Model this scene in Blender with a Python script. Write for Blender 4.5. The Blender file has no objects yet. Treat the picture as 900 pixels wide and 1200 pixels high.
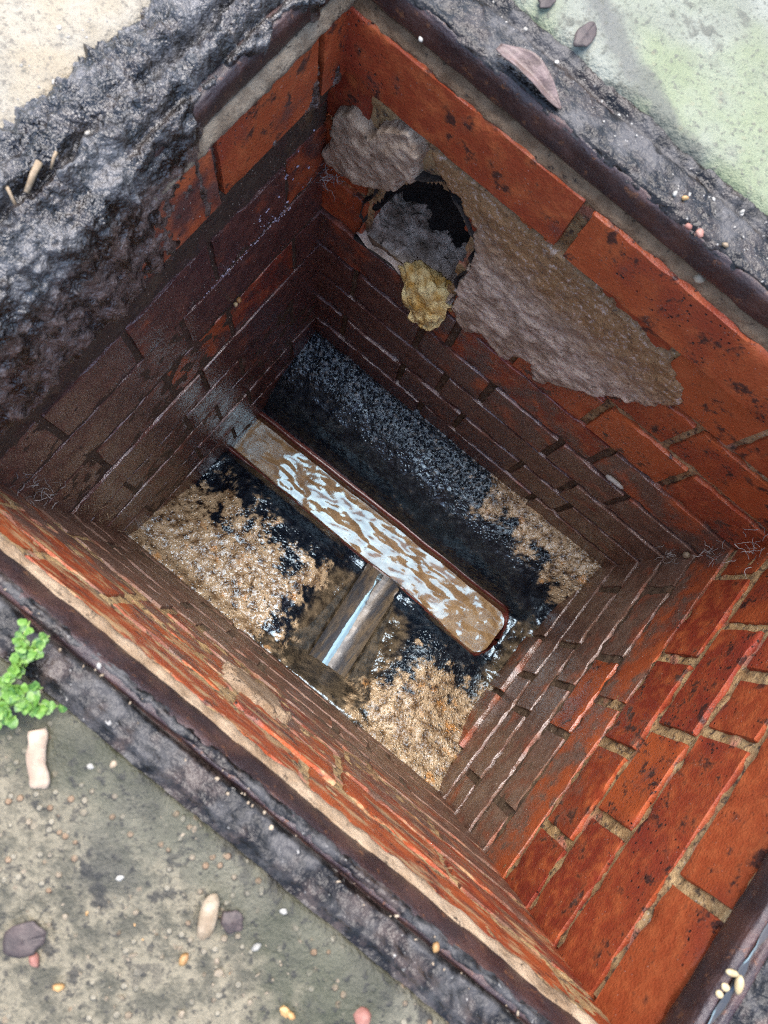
import bpy, bmesh, math, random
from mathutils import Vector, Matrix, noise

# ------------------------------------------------------------------ camera, sky, sun, exposure
S = bpy.context.scene
C = S.collection
CAM = Vector((0.2635, 0.0799, 1.1032))
RIGHT = (0.77172629, 0.62512103, 0.11688554)
UP = (-0.63591117, 0.76068076, 0.13031408)
BACK = (-0.00745051, -0.17489562, 0.98455879)
cd = bpy.data.cameras.new('camera')
cam = bpy.data.objects.new('camera', cd); C.objects.link(cam)
cam.matrix_world = Matrix(((RIGHT[0], UP[0], BACK[0], CAM.x), (RIGHT[1], UP[1], BACK[1], CAM.y),
                           (RIGHT[2], UP[2], BACK[2], CAM.z), (0, 0, 0, 1)))
cd.sensor_fit = 'VERTICAL'; cd.sensor_height = 36.0; cd.sensor_width = 27.0
cd.lens = 832 / 1200 * 36.0
cd.clip_start = 0.02; cd.clip_end = 500
cd.dof.use_dof = True; cd.dof.focus_distance = 0.80; cd.dof.aperture_fstop = 10.0
S.camera = cam

SUN_EL = math.radians(72)
SUN_AZ = Vector((-0.62, 0.78, 0)).normalized()
wd = bpy.data.worlds.new('World'); S.world = wd; wd.use_nodes = True
wn = wd.node_tree.nodes; wl = wd.node_tree.links
wn.clear()
sky = wn.new('ShaderNodeTexSky'); sky.sky_type = 'NISHITA'; sky.sun_disc = False
sky.sun_elevation = SUN_EL; sky.sun_rotation = math.atan2(SUN_AZ.x, SUN_AZ.y)
sky.air_density = 1.0; sky.dust_density = 2.5; sky.ozone_density = 1.0
bg = wn.new('ShaderNodeBackground'); bg.inputs[1].default_value = 0.15
wo = wn.new('ShaderNodeOutputWorld')
wl.new(sky.outputs[0], bg.inputs[0]); wl.new(bg.outputs[0], wo.inputs[0])
sd = bpy.data.lights.new('sun', 'SUN'); sd.energy = 1.5; sd.angle = math.radians(52); sd.color = (1.0, 0.985, 0.96)
sun = bpy.data.objects.new('sun', sd); C.objects.link(sun)
sdir = Vector((SUN_AZ.x * math.cos(SUN_EL), SUN_AZ.y * math.cos(SUN_EL), math.sin(SUN_EL)))
sun.rotation_euler = sdir.to_track_quat('Z', 'Y').to_euler(); sun.location = sdir * 5
S.view_settings.view_transform = 'Standard'; S.view_settings.look = 'None'
S.view_settings.gamma = 1.0; S.view_settings.use_curve_mapping = False
S.view_settings.exposure = 2.05
S.cycles.use_denoising = False; S.cycles.filter_width = 1.1
S.cycles.max_bounces = 4; S.cycles.diffuse_bounces = 3; S.cycles.glossy_bounces = 2
S.cycles.caustics_reflective = False; S.cycles.caustics_refractive = False

# ------------------------------------------------------------------ helpers
W, D, GZ = 0.6, 0.434, 0.69          # inside of the chamber, level of the paving
rnd = random.Random(7)

def fbm(x, y, z=0.0, s=1.0, o=4):
    return noise.fractal(Vector((x * s, y * s, z * s)), 1.0, 2.0, o)      # about -1..1

def n1(x, y, z=0.0, s=1.0):
    return noise.noise(Vector((x * s, y * s, z * s)))

def smooth(a, b, x):
    t = min(1, max(0, (x - a) / (b - a))); return t * t * (3 - 2 * t)

def interp(x, xs, ys):
    if x <= xs[0]: return ys[0]
    for i in range(1, len(xs)):
        if x <= xs[i]:
            return ys[i - 1] + (ys[i] - ys[i - 1]) * (x - xs[i - 1]) / (xs[i] - xs[i - 1])
    return ys[-1]

def inpoly(x, y, P):
    r = False; j = len(P) - 1
    for i in range(len(P)):
        if (P[i][1] > y) != (P[j][1] > y) and x < (P[j][0] - P[i][0]) * (y - P[i][1]) / (P[j][1] - P[i][1]) + P[i][0]:
            r = not r
        j = i
    return r

def polydist(x, y, P):
    """signed distance, positive inside"""
    best = 1e9
    for i in range(len(P)):
        ax, ay = P[i - 1]; bx, by = P[i]
        dx, dy = bx - ax, by - ay
        t = max(0, min(1, ((x - ax) * dx + (y - ay) * dy) / (dx * dx + dy * dy + 1e-12)))
        best = min(best, math.hypot(x - ax - t * dx, y - ay - t * dy))
    return best if inpoly(x, y, P) else -best

def mesh(name, verts, faces, recalc=True, smooth_shade=True):
    me = bpy.data.meshes.new(name)
    me.from_pydata([tuple(v) for v in verts], [], faces)
    if recalc:
        b = bmesh.new(); b.from_mesh(me); bmesh.ops.recalc_face_normals(b, faces=b.faces); b.to_mesh(me); b.free()
    if smooth_shade:
        me.polygons.foreach_set('use_smooth', [True] * len(me.polygons))
    me.update()
    return me

def link(name, me, mat=None, parent=None, loc=None):
    o = bpy.data.objects.new(name, me); C.objects.link(o)
    if mat is not None and me is not None and len(me.materials) == 0: me.materials.append(mat)
    if parent is not None: o.parent = parent
    if loc is not None: o.location = Vector(loc) - (parent.location if parent is not None else Vector((0, 0, 0)))
    return o

def obj(name, verts, faces, mat, parent=None, origin=None, recalc=True, sm=True):
    """mesh object whose verts are given in world space; origin = where its own origin sits"""
    org = Vector(origin) if origin is not None else (parent.location.copy() if parent is not None else Vector((0, 0, 0)))
    me = mesh(name, [Vector(v) - org for v in verts], faces, recalc, sm)
    return link(name, me, mat, parent, org)

def tag(o, label=None, cat=None, group=None, kind=None):
    if label: o['label'] = label
    if cat: o['category'] = cat
    if group: o['group'] = group
    if kind: o['kind'] = kind
    return o

def thing(name, loc, label, cat, group=None):
    o = link(name, None, loc=loc); o.empty_display_size = 0.05
    return tag(o, label, cat, group)

def grid(nu, nv, fn, keep=None):
    V = []; K = []
    for j in range(nv + 1):
        for i in range(nu + 1):
            V.append(fn(i / nu, j / nv))
    F = []
    for j in range(nv):
        for i in range(nu):
            if keep is None or keep((i + .5) / nu, (j + .5) / nv):
                a = j * (nu + 1) + i
                F.append((a, a + 1, a + nu + 2, a + nu + 1))
    return V, F

def prune(V, F):
    used = sorted({i for f in F for i in f}); m = {k: n for n, k in enumerate(used)}
    return [V[k] for k in used], [tuple(m[i] for i in f) for f in F]

def tube(path, rad, n=6, cap=True):
    """tapered tube along a polyline; rad list or number"""
    V = []; F = []
    P = [Vector(p) for p in path]
    for k, p in enumerate(P):
        d = (P[min(k + 1, len(P) - 1)] - P[max(k - 1, 0)]).normalized()
        a = d.orthogonal().normalized() if k == 0 else (a - d * a.dot(d)).normalized()
        b = d.cross(a)
        r = rad[k] if isinstance(rad, (list, tuple)) else rad
        for i in range(n):
            t = 2 * math.pi * i / n
            V.append(p + a * (r * math.cos(t)) + b * (r * math.sin(t)))
    for k in range(len(P) - 1):
        for i in range(n):
            F.append((k * n + i, k * n + (i + 1) % n, (k + 1) * n + (i + 1) % n, (k + 1) * n + i))
    if cap:
        F.append(tuple(range(n))); F.append(tuple((len(P) - 1) * n + i for i in range(n)))
    return V, F

# ------------------------------------------------------------------ materials
class N:
    """small node-graph builder"""
    def __init__(s, name):
        s.m = bpy.data.materials.new(name); s.m.use_nodes = True
        s.t = s.m.node_tree; s.t.nodes.clear()
        s.out = s.new('ShaderNodeOutputMaterial'); s.b = s.new('ShaderNodeBsdfPrincipled')
        s.l(s.b.outputs[0], s.out.inputs[0])
        g = s.new('ShaderNodeNewGeometry'); s.pos = g.outputs['Position']
        sp = s.new('ShaderNodeSeparateXYZ'); s.l(s.pos, sp.inputs[0]); s.x, s.y, s.z = sp.outputs
    def new(s, t): return s.t.nodes.new(t)
    def l(s, a, b): s.t.links.new(a, b)
    def put(s, sock, v):
        if hasattr(v, 'is_linked'): s.l(v, sock)
        elif isinstance(v, (tuple, list)) and len(v) == 3 and sock.type == 'RGBA': sock.default_value = (*v, 1)
        else: sock.default_value = v
    def noise(s, scale, det=4, rough=.55, vec=None, dist=0, w=None):
        n = s.new('ShaderNodeTexNoise'); n.inputs['Scale'].default_value = scale; n.inputs['Detail'].default_value = det
        n.inputs['Roughness'].default_value = rough; n.inputs['Distortion'].default_value = dist
        s.l(vec or s.pos, n.inputs['Vector']); return n.outputs['Fac']
    def vor(s, scale, feat='F1', vec=None, out='Distance'):
        n = s.new('ShaderNodeTexVoronoi'); n.feature = feat; n.inputs['Scale'].default_value = scale
        s.l(vec or s.pos, n.inputs['Vector']); return n.outputs[out]
    def stretch(s, sx, sy, sz):
        n = s.new('ShaderNodeMapping'); n.inputs['Scale'].default_value = (sx, sy, sz); s.l(s.pos, n.inputs['Vector']); return n.outputs[0]
    def ramp(s, fac, a, b, lo=0.0, hi=1.0):
        n = s.new('ShaderNodeMapRange'); n.interpolation_type = 'SMOOTHSTEP'
        n.inputs[1].default_value = a; n.inputs[2].default_value = b; n.inputs[3].default_value = lo; n.inputs[4].default_value = hi
        s.l(fac, n.inputs[0]); return n.outputs[0]
    def math(s, op, a, b=0.0):
        n = s.new('ShaderNodeMath'); n.operation = op; s.put(n.inputs[0], a); s.put(n.inputs[1], b); return n.outputs[0]
    def mix(s, f, a, b):
        n = s.new('ShaderNodeMix'); n.data_type = 'RGBA'; s.put(n.inputs[0], f); s.put(n.inputs[6], a); s.put(n.inputs[7], b); return n.outputs[2]
    def attr(s, name):
        n = s.new('ShaderNodeAttribute'); n.attribute_name = name; return n.outputs['Fac']
    def info(s):
        n = s.new('ShaderNodeObjectInfo'); sp = s.new('ShaderNodeSeparateColor'); s.l(n.outputs['Color'], sp.inputs[0])
        return n.outputs['Random'], sp.outputs[0], sp.outputs[1], sp.outputs[2]
    def bump(s, h, strength=.5, dist=.001, prev=None):
        n = s.new('ShaderNodeBump'); n.inputs['Strength'].default_value = strength; n.inputs['Distance'].default_value = dist
        s.l(h, n.inputs['Height'])
        if prev is not None: s.l(prev, n.inputs['Normal'])
        return n.outputs[0]
    def done(s, col, rough, normal=None, spec=.5, ior=None, **kw):
        s.put(s.b.inputs['Base Color'], col); s.put(s.b.inputs['Roughness'], rough)
        s.put(s.b.inputs['Specular IOR Level'], spec)
        if ior: s.b.inputs['IOR'].default_value = ior
        if normal is not None: s.l(normal, s.b.inputs['Normal'])
        for k, v in kw.items(): s.put(s.b.inputs[k], v)
        return s.m

def mat_brick(name='brick', smear=False):
    m = N(name)
    r, dirt, purple, wet = m.info()  # dirt also carries shade painted into the left wall
    big = m.noise(13, 2); mid = m.noise(60, 4, .65); fine = m.noise(480, 2, .6); blot = m.noise(26, 3, .62)
    c = m.mix(r, (.36, .078, .022), (.20, .031, .016))
    c = m.mix(m.ramp(mid, .38, .72), c, (.39, .096, .031))
    c = m.mix(m.ramp(big, .50, .68, 0, .65), c, (.19, .030, .019))
    st = m.math('MULTIPLY', m.ramp(mid, .515, .615), m.ramp(blot, .46, .57))
    c = m.mix(m.math('MULTIPLY', st, .9), c, (.026, .017, .016))
    pitm = m.math('MULTIPLY', m.ramp(m.vor(150), .12, .19, 1, 0), m.ramp(big, .48, .58))
    c = m.mix(pitm, c, (.022, .013, .012))
    c = m.mix(m.math('MULTIPLY', m.ramp(fine, .58, .70), m.ramp(big, .40, .60, .1, .6)), c, (.055, .026, .020))
    if smear:
        s1 = m.noise(45, 4, .65, m.stretch(.55, 1, 1.3)); s2 = m.noise(20, 3, .6, m.stretch(.6, 1, 1.6))
        c = m.mix(m.ramp(s1, .50, .62, 0, .8), c, m.mix(s2, (.40, .22, .075), (.50, .38, .22)))
        c = m.mix(m.ramp(s2, .52, .64, 0, .75), c, (.085, .042, .030))
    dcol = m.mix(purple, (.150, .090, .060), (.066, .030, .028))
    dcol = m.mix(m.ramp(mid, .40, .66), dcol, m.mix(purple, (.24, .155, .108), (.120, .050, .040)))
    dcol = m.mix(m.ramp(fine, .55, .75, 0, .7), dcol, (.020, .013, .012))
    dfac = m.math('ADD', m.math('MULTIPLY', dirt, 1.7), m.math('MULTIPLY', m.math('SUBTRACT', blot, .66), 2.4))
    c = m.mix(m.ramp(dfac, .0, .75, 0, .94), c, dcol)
    v2 = m.vor(260)
    sp = m.math('MULTIPLY', m.ramp(v2, .12, .18, 1, 0), m.ramp(m.noise(100, 1), .56, .62))
    sp = m.math('MULTIPLY', sp, m.ramp(dirt, .05, .5, .2, 1))
    c = m.mix(sp, c, (.55, .48, .40))  # pale grit specks that also paint in wet glints
    rough = m.math('SUBTRACT', .56, m.math('MULTIPLY', wet, m.ramp(blot, .35, .60, .14, .46)))
    h = m.math('ADD', m.math('ADD', m.math('MULTIPLY', fine, .30), m.math('MULTIPLY', mid, .60)), m.math('MULTIPLY', sp, 1.2))
    h = m.math('SUBTRACT', h, m.math('MULTIPLY', pitm, .9))
    return m.done(c, rough, m.bump(h, .8, .0022), m.ramp(wet, .4, 1.0, .15, .75))

def mat_mortar():
    m = N('mortar')
    r, dirt, purple, wet = m.info()
    c = m.mix(m.ramp(m.noise(60, 3, .65), .3, .7), (.31, .180, .070), (.48, .320, .145))
    c = m.mix(m.ramp(m.noise(25, 3), .55, .66), c, (.50, .20, .12))
    c = m.mix(m.ramp(m.noise(160, 4), .52, .66), c, (.10, .066, .038))
    dcol = m.mix(purple, (.105, .07, .045), (.030, .020, .018))
    dirt = m.math('ADD', dirt, m.ramp(m.z, .42, .22, 0, .55))
    dfac = m.ramp(m.math('ADD', m.math('MULTIPLY', dirt, 1.6), m.math('MULTIPLY', m.math('SUBTRACT', m.noise(20, 5, .6), .62), 1.5)), 0, .8, 0, .93)
    c = m.mix(dfac, c, dcol)
    sp = m.math('MULTIPLY', m.ramp(m.vor(260), .12, .2, 1, 0), m.ramp(m.noise(90, 2), .5, .6))
    c = m.mix(sp, c, (.5, .43, .33))
    rough = m.math('SUBTRACT', .8, m.math('MULTIPLY', wet, .35))
    nb = m.bump(m.noise(150, 4, .75), .9, .003)
    return m.done(c, rough, nb, .45)

def mat_render():
    m = N('render_coat')
    a = m.noise(30, 4, .65); f = m.noise(210, 4, .8); t = m.noise(90, 3, .65, m.stretch(.6, 1, 1.3))
    up = m.ramp(m.math('ADD', m.math('ADD', m.z, m.math('MULTIPLY', m.x, .10)), m.math('MULTIPLY', a, .16)), .56, .65)
    c = m.mix(m.ramp(a, .38, .62), (.30, .215, .145), (.62, .50, .37))
    c = m.mix(up, c, m.mix(a, (.17, .085, .030), (.34, .19, .080)))
    c = m.mix(m.ramp(f, .55, .68, 0, .85), c, (.085, .052, .036))
    c = m.mix(m.ramp(f, .46, .34, 0, .6), c, (.60, .50, .42))
    c = m.mix(m.ramp(t, .58, .70, 0, .5), c, (.12, .075, .05))
    return m.done(c, .55, m.bump(m.math('ADD', f, m.math('MULTIPLY', t, .6)), 1.0, .0022), .4)

def mat_rubble(name, a, b, rough=.75, sc=60, bd=.003):
    m = N(name)
    c = m.mix(m.ramp(m.noise(sc, 6, .65), .33, .68), a, b)
    c = m.mix(m.ramp(m.noise(sc * 2.6, 5, .7), .58, .68), c, tuple(.25 * v for v in a))
    nb = m.bump(m.math('ADD', m.noise(sc * 5, 5, .7), m.noise(sc * 1.5, 4)), .9, bd)
    return m.done(c, rough, nb, .4)

def mat_mud():
    m = N('mud')
    r, light, rust, wet = m.info()
    a = m.noise(62, 4, .68); b = m.noise(26, 3); f = m.noise(230, 3, .65)
    c = m.mix(m.ramp(a, .42, .62), (.0035, .003, .0028), (.024, .021, .019))
    c = m.mix(m.math('MULTIPLY', m.ramp(b, .44, .60), light), c, m.mix(m.ramp(a, .38, .56), (.016, .015, .0145), (.095, .090, .088)))  # paler grey patches paint the sky's shine on wet mud
    rf = m.math('MAXIMUM', m.math('MULTIPLY', m.ramp(b, .54, .42), rust), m.ramp(m.z, .680, .660, 0, .85))
    c = m.mix(rf, c, m.mix(m.ramp(a, .40, .58), (.014, .008, .006), (.125, .082, .064)))
    c = m.mix(m.ramp(f, .66, .74), c, (.26, .245, .22))
    bp = m.new('ShaderNodeBump'); bp.inputs['Distance'].default_value = .0040
    m.l(m.math('ADD', m.math('MULTIPLY', f, .7), m.math('MULTIPLY', a, 1.5)), bp.inputs['Height']); m.l(wet, bp.inputs['Strength'])
    return m.done(c, m.math('SUBTRACT', m.ramp(b, .40, .62, .36, .56), m.math('MULTIPLY', wet, .20)), bp.outputs[0], m.ramp(wet, .5, .95, .28, .70))

def mat_iron():
    m = N('iron')
    c = m.mix(m.ramp(m.noise(35, 5, .6), .4, .68), (0.0225, 0.012, 0.012), (0.05625, 0.0255, 0.0195))
    c = m.mix(m.ramp(m.noise(120, 5, .7), .58, .68), c, (0.12, 0.04875, 0.0225))
    nb = m.bump(m.math('ADD', m.noise(300, 5, .7), m.noise(70, 4)), .7, .0016)
    return m.done(c, m.ramp(m.noise(50, 4), .35, .65, .24, .5), nb, .55)

def mat_floor():
    m = N('benching_concrete')
    scum = m.attr('scum'); silt = m.attr('silt'); grit = m.attr('grit')
    a = m.noise(62, 4, .62); b = m.noise(125, 4, .72); d = m.noise(32, 3)
    c = m.mix(m.ramp(a, .40, .72), (.0035, .006, .011), (.020, .027, .036))
    c = m.mix(m.math('MULTIPLY', m.ramp(b, .55, .66), grit), c, (.20, .21, .21))  # pale flecks over the gritty floor, painted as sky sparkle
    tan = m.mix(m.ramp(a, .36, .62), (.15, .088, .042), (.46, .345, .215))
    tan = m.mix(m.ramp(d, .60, .72, 0, .8), tan, (.50, .24, .07))
    tan = m.mix(m.ramp(b, .57, .66), tan, (.045, .036, .028))
    jit = m.math('SUBTRACT', m.math('ADD', m.math('MULTIPLY', a, .6), m.math('MULTIPLY', b, .4)), .5)
    c = m.mix(m.ramp(m.math('ADD', silt, m.math('MULTIPLY', jit, 1.4)), .2, .8), c, m.mix(m.ramp(a, .35, .65), (.026, .021, .015), (.12, .092, .058)))
    c = m.mix(m.ramp(m.math('ADD', scum, m.math('MULTIPLY', jit, 3.4)), .34, .86), c, tan)
    gr = m.ramp(m.vor(210), .0, .55, 1, 0)
    hh = m.math('ADD', m.math('MULTIPLY', m.math('ADD', m.math('MULTIPLY', b, .7), m.math('MULTIPLY', gr, .6)), m.math('ADD', m.math('MULTIPLY', grit, .9), .05)), m.math('MULTIPLY', a, .45))
    return m.done(c, m.ramp(d, .35, .65, .06, .15), m.bump(hh, 1.0, .0042), 1.0, None, **{'Specular Tint': (.66, .86, 1.0, 1)})  # blue specular tint puts sky colour into the wet reflections

def mat_clay(name, a, b, rough=.22):
    m = N(name)
    c = m.mix(m.ramp(m.noise(30, 5, .6, m.stretch(.25, 2.2, 1)), .35, .65), a, b)
    nb = m.bump(m.noise(160, 4), .35, .001)
    return m.done(c, rough, nb, .6)

def mat_branch():
    m = N('branch_clay')
    n = m.noise(30, 4, .6, m.stretch(2.6, .35, 2.6))
    c = m.mix(m.ramp(n, .4, .62), (.040, .043, .050), (.125, .095, .062))
    c = m.mix(m.ramp(m.noise(80, 5), .55, .7), c, (.05, .04, .032))
    return m.done(c, m.ramp(m.noise(60), .3, .7, .24, .42), m.bump(m.noise(150, 4), .4, .0012), .5)

def mat_water(name, a, b):
    m = N(name)
    c = m.mix(m.ramp(m.noise(45, 4, .6, None, 1.0), .35, .65), a, b)
    return m.done(c, .12, m.bump(m.noise(240, 1, .5), .12, .0008), .68, 1.5, **{'Specular Tint': (.46, .78, 1.0, 1)})  # reflections tinted blue to paint in a bluer sky

def mat_slab(name, base, light, moss, mossfac, dark, agg, gravel=None, streak=None):
    m = N(name)
    a = m.noise(20, 5, .65); b = m.noise(8, 3, .6); f = m.noise(200, 3, .7); e = m.noise(55, 4, .65)
    c = m.mix(m.ramp(a, .36, .62), base, light)
    c = m.mix(m.math('MULTIPLY', m.ramp(b, .38, .60), mossfac), c, moss)
    if gravel:
        gm = m.ramp(m.math('ADD', m.math('MULTIPLY', m.y, -7.0), m.math('MULTIPLY', a, 1.3)), 1.12, 1.42)
        c = m.mix(gm, c, m.mix(m.ramp(e, .38, .62), gravel[0], gravel[1]))
    if streak:
        q = m.math('ADD', m.math('ADD', m.math('MULTIPLY', m.x, streak[0]), m.math('MULTIPLY', m.y, streak[1])), streak[2])
        q = m.math('ABSOLUTE', m.math('ADD', q, m.math('MULTIPLY', m.math('SUBTRACT', a, .5), .05)))
        c = m.mix(m.ramp(q, .004, .016, .75, 0), c, (.070, .068, .060))
    c = m.mix(m.ramp(f, .54, .66, 0, .8), c, dark)
    c = m.mix(m.math('MULTIPLY', m.ramp(e, .54, .64, 0, .85), m.ramp(b, .55, .42, .2, 1)), c, dark)
    v = m.new('ShaderNodeTexVoronoi'); v.inputs['Scale'].default_value = 190; m.l(m.pos, v.inputs['Vector'])
    sc = m.new('ShaderNodeSeparateColor'); m.l(v.outputs['Color'], sc.inputs[0])
    st = m.math('MULTIPLY', m.ramp(v.outputs['Distance'], .25, .42, 1, 0), m.math('MULTIPLY', m.ramp(sc.outputs[0], .5, .55), m.ramp(a, .44, .56)))
    c = m.mix(m.math('MULTIPLY', st, agg), c, m.mix(m.ramp(sc.outputs[1], .5, .9), (.22, .19, .135), (.20, .11, .055)))
    h = m.math('ADD', m.math('ADD', f, m.math('MULTIPLY', e, 1.3)), m.math('MULTIPLY', st, agg * .9))
    return m.done(c, .66, m.bump(h, .9, .0028), .4)

def mat_plain(name, a, b, rough=.6, sc=120, bd=.001, spec=.5, **kw):
    m = N(name)
    c = m.mix(m.ramp(m.noise(sc, 5, .6), .35, .68), a, b)
    return m.done(c, rough, m.bump(m.noise(sc * 3, 4, .6), .6, bd), spec, **kw)

STREAK = (.412, .911, -.5388)          # grey damp streak running over the green slab
M = dict(
    brick=mat_brick(), brickf=mat_brick('smeared_brick', True), mortar=mat_mortar(), render=mat_render(), mud=mat_mud(), iron=mat_iron(), floor=mat_floor(),
    chunk=mat_rubble('broken_mortar', (.29, .19, .115), (.54, .41, .28), .75, 75, .003),
    cavity=mat_rubble('cavity_rubble', (.014, .011, .009), (.040, .030, .023), .9, 45, .005),  # near-black, so the shade inside the hole is in the colour
    ledge=mat_rubble('ledge_mortar', (.17, .115, .075), (.60, .49, .38), .6, 42, .003),
    yellow=mat_rubble('yellow_crust', (.42, .23, .045), (.70, .58, .28), .5, 60, .004),
    bed=mat_rubble('mortar_bed', (0.1066, 0.0574, 0.02624), (0.205, 0.1271, 0.0697), .6, 60, .003),
    bedtan=mat_rubble('tan_mortar', (0.1558, 0.1107, 0.0697), (0.2952, 0.2296, 0.1558), .65, 70, .003),
    bedcream=mat_rubble('cream_mortar', (0.1968, 0.123, 0.0656), (0.3444, 0.246, 0.1558), .7, 45, .003),
    clay=mat_clay('channel_clay', (.055, .014, .012), (.12, .03, .022)), branch=mat_branch(),
    water=mat_water('sewage', (.20, .120, .055), (.31, .205, .105)), trickle=mat_water('trickle', (.035, .032, .028), (.06, .05, .04)),
    slab_l=mat_slab('pale_concrete', (0.1846, 0.1655, 0.1273), (0.2546, 0.2355, 0.1909), (0.2227, 0.1591, 0.07637), .5, (0.09546, 0.08273, 0.06364), .15),
    slab_b=mat_slab('mossy_pale_concrete', (0.1421, 0.148, 0.1125), (0.1835, 0.1894, 0.1539), (0.1243, 0.1539, 0.0592), .55, (0.07104, 0.07104, 0.05328), .12, streak=STREAK),
    slab_f=mat_slab('weathered_concrete', (0.04144, 0.03789, 0.02605), (0.1006, 0.09176, 0.06216), (0.03256, 0.03434, 0.01539), .7, (0.01302, 0.01184, 0.009472), .6, ((0.05032, 0.04499, 0.02842), (0.1717, 0.145, 0.09472))),
    stick=mat_plain('bleached_wood', (0.255, 0.18, 0.1237), (0.375, 0.2888, 0.2137), .7, 90, .001),
    leaf=None)
# ------------------------------------------------------------------ large structure: ground, paving, floor
# ground: one wide sheet with the shaft cut out of it
def ring(x0, x1, y0, y1, X0, X1, Y0, Y1, z):
    V = [(x0, y0, z), (x1, y0, z), (x1, y1, z), (x0, y1, z), (X0, Y0, z), (X1, Y0, z), (X1, Y1, z), (X0, Y1, z)]
    return V, [(4, 5, 1, 0), (5, 6, 2, 1), (6, 7, 3, 2), (7, 4, 0, 3)]
V, F = ring(-.12, .72, -.12, .56, -60, 60, -60, 60, GZ - .022)
tag(obj('ground', V, F, M['slab_f'], sm=False), 'weathered concrete yard around the chamber', kind='structure')

def slab(x0, x1, y0, y1, matn, label, edge, amp=.0022, seed=0):
    """paving slab, finely waved; edge = which side faces the shaft"""
    st = .005
    nu, nv = int((x1 - x0) / st), int((y1 - y0) / st)
    def fn(u, v):
        x = x0 + u * (x1 - x0); y = y0 + v * (y1 - y0)
        e = {'x1': x1 - x, 'x0': x - x0, 'y1': y1 - y, 'y0': y - y0}[edge]
        z = GZ + fbm(x + seed, y, 3.1, 14, 5) * amp + fbm(x, y + seed, 1.7, 75, 3) * amp * .5
        w = fbm(x + seed, y + 5, 0, 30, 4) * .005
        k = smooth(0.0, .012, e + w * .8)
        z -= (1 - k) * .010
        if e < .003:
            if edge == 'x1': x += w
            elif edge == 'x0': x -= w
            elif edge == 'y1': y += w
            else: y -= w
            z -= .012 if e < 1e-6 else 0
        return (x, y, z)
    V, F = grid(nu, nv, fn)
    return tag(obj('pavement', V, F, M[matn]), label, kind='structure')
slab(-.55, -.040, -.45, .95, 'slab_l', 'pale cream concrete slab left of the open shaft', 'x1', seed=1)
slab(-.038, 1.05, .474, .95, 'slab_b', 'pale concrete slab with green algae behind the back rim', 'y0', seed=2)
slab(-.038, .640, -.45, -.036, 'slab_f', 'dark weathered concrete with moss and exposed gravel below the front rim', 'y1', .0030, seed=3)
slab(.644, 1.05, -.45, .472, 'slab_f', 'weathered concrete beside the right rim', 'x0', seed=4)

# chamber floor: sloping benching with the channel cut through it
def ych(x):    # centre line and half width of the main channel
    lo = interp(x, [0, .30, .37, .43, .50, .57], [.214, .211, .214, .212, .204, .204]) + n1(x, 2, 0, 25) * .0016; hi = interp(x, [0, .3, .57], [.286, .294, .299]) + n1(x, 7, 0, 18) * .0012
    return lo, hi
XEND = .566
BA, BB = Vector((.362, .012)), Vector((.341, .212))     # branch centre line (from front wall to main channel)
BR = .045
def bdist(x, y):
    d = BB - BA; t = ((x - BA.x) * d.x + (y - BA.y) * d.y) / d.length_squared
    tt = max(-.05, min(1, t))
    return math.hypot(x - BA.x - tt * d.x, y - BA.y - tt * d.y), t
def bench(x, y):
    zf = interp(y, [0, .05, .1, .15, .18, .197, .208, .213], [0, -.012, -.026, -.042, -.054, -.070, -.092, -.108])
    zb = interp(y, [.297, .303, .315, .33, .35, .38, .41, .434], [-.108, -.096, -.076, -.056, -.038, -.021, -.010, -.002])
    end = max(smooth(.10, 0, x), smooth(.47, .585, x))
    zf -= end * .055 * math.exp(-((y - .14) / .07) ** 2)
    zb -= smooth(.5, .6, x) * .03 * math.exp(-((y - .35) / .03) ** 2)
    zf -= .030 * smooth(.12, .05, bdist(x, y)[0]) * smooth(.02, .07, y) * smooth(.213, .19, y)
    if y <= .213: z = zf
    elif y >= .297: z = zb
    else: z = -.108
    return max(z, -.118)
def in_main(x, y, m=0.0):
    lo, hi = ych(x)
    if x > XEND - .026:
        k = 1 - ((x - XEND + .026) / .026) ** 2
        if k <= 0: return False
        c = (lo + hi) / 2; h = (hi - lo) / 2 * math.sqrt(k) if x > XEND - .026 else 0
        return abs(y - c) < max(h, 0) * 1.0 + m
    return lo - m < y < hi + m
SC = []
def scum_at(x, y):
    n = fbm(x, y, 4.0, 26, 5)
    a = smooth(.190, .085, y + n * .07) * smooth(.32, .20, x + n * .06)                     # front left
    b = smooth(.155, .055, y + n * .06 - max(0, x - .44) * .35) * smooth(.385, .47, x + n * .05)   # front right
    c = smooth(.350, .415, y + n * .030 + .02 * smooth(.45, .6, x)) * smooth(.32, .42, x + n * .05) * smooth(-.9, .2, n + .5)
    p = smooth(.30, .55, fbm(x, y, 9, 22, 4)) * smooth(.40, .46, x) * smooth(.19, .15, y) * .9
    return min(1, max(a, b, c, p))
def silt_at(x, y):
    d, t = bdist(x, y)
    return max(smooth(.11, .05, d) * smooth(.20, .15, y), smooth(.03, .01, y), .8 * smooth(.555, .59, x) * smooth(.34, .28, y))  # last term: silt added at the channel end to dull sky glare
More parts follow.
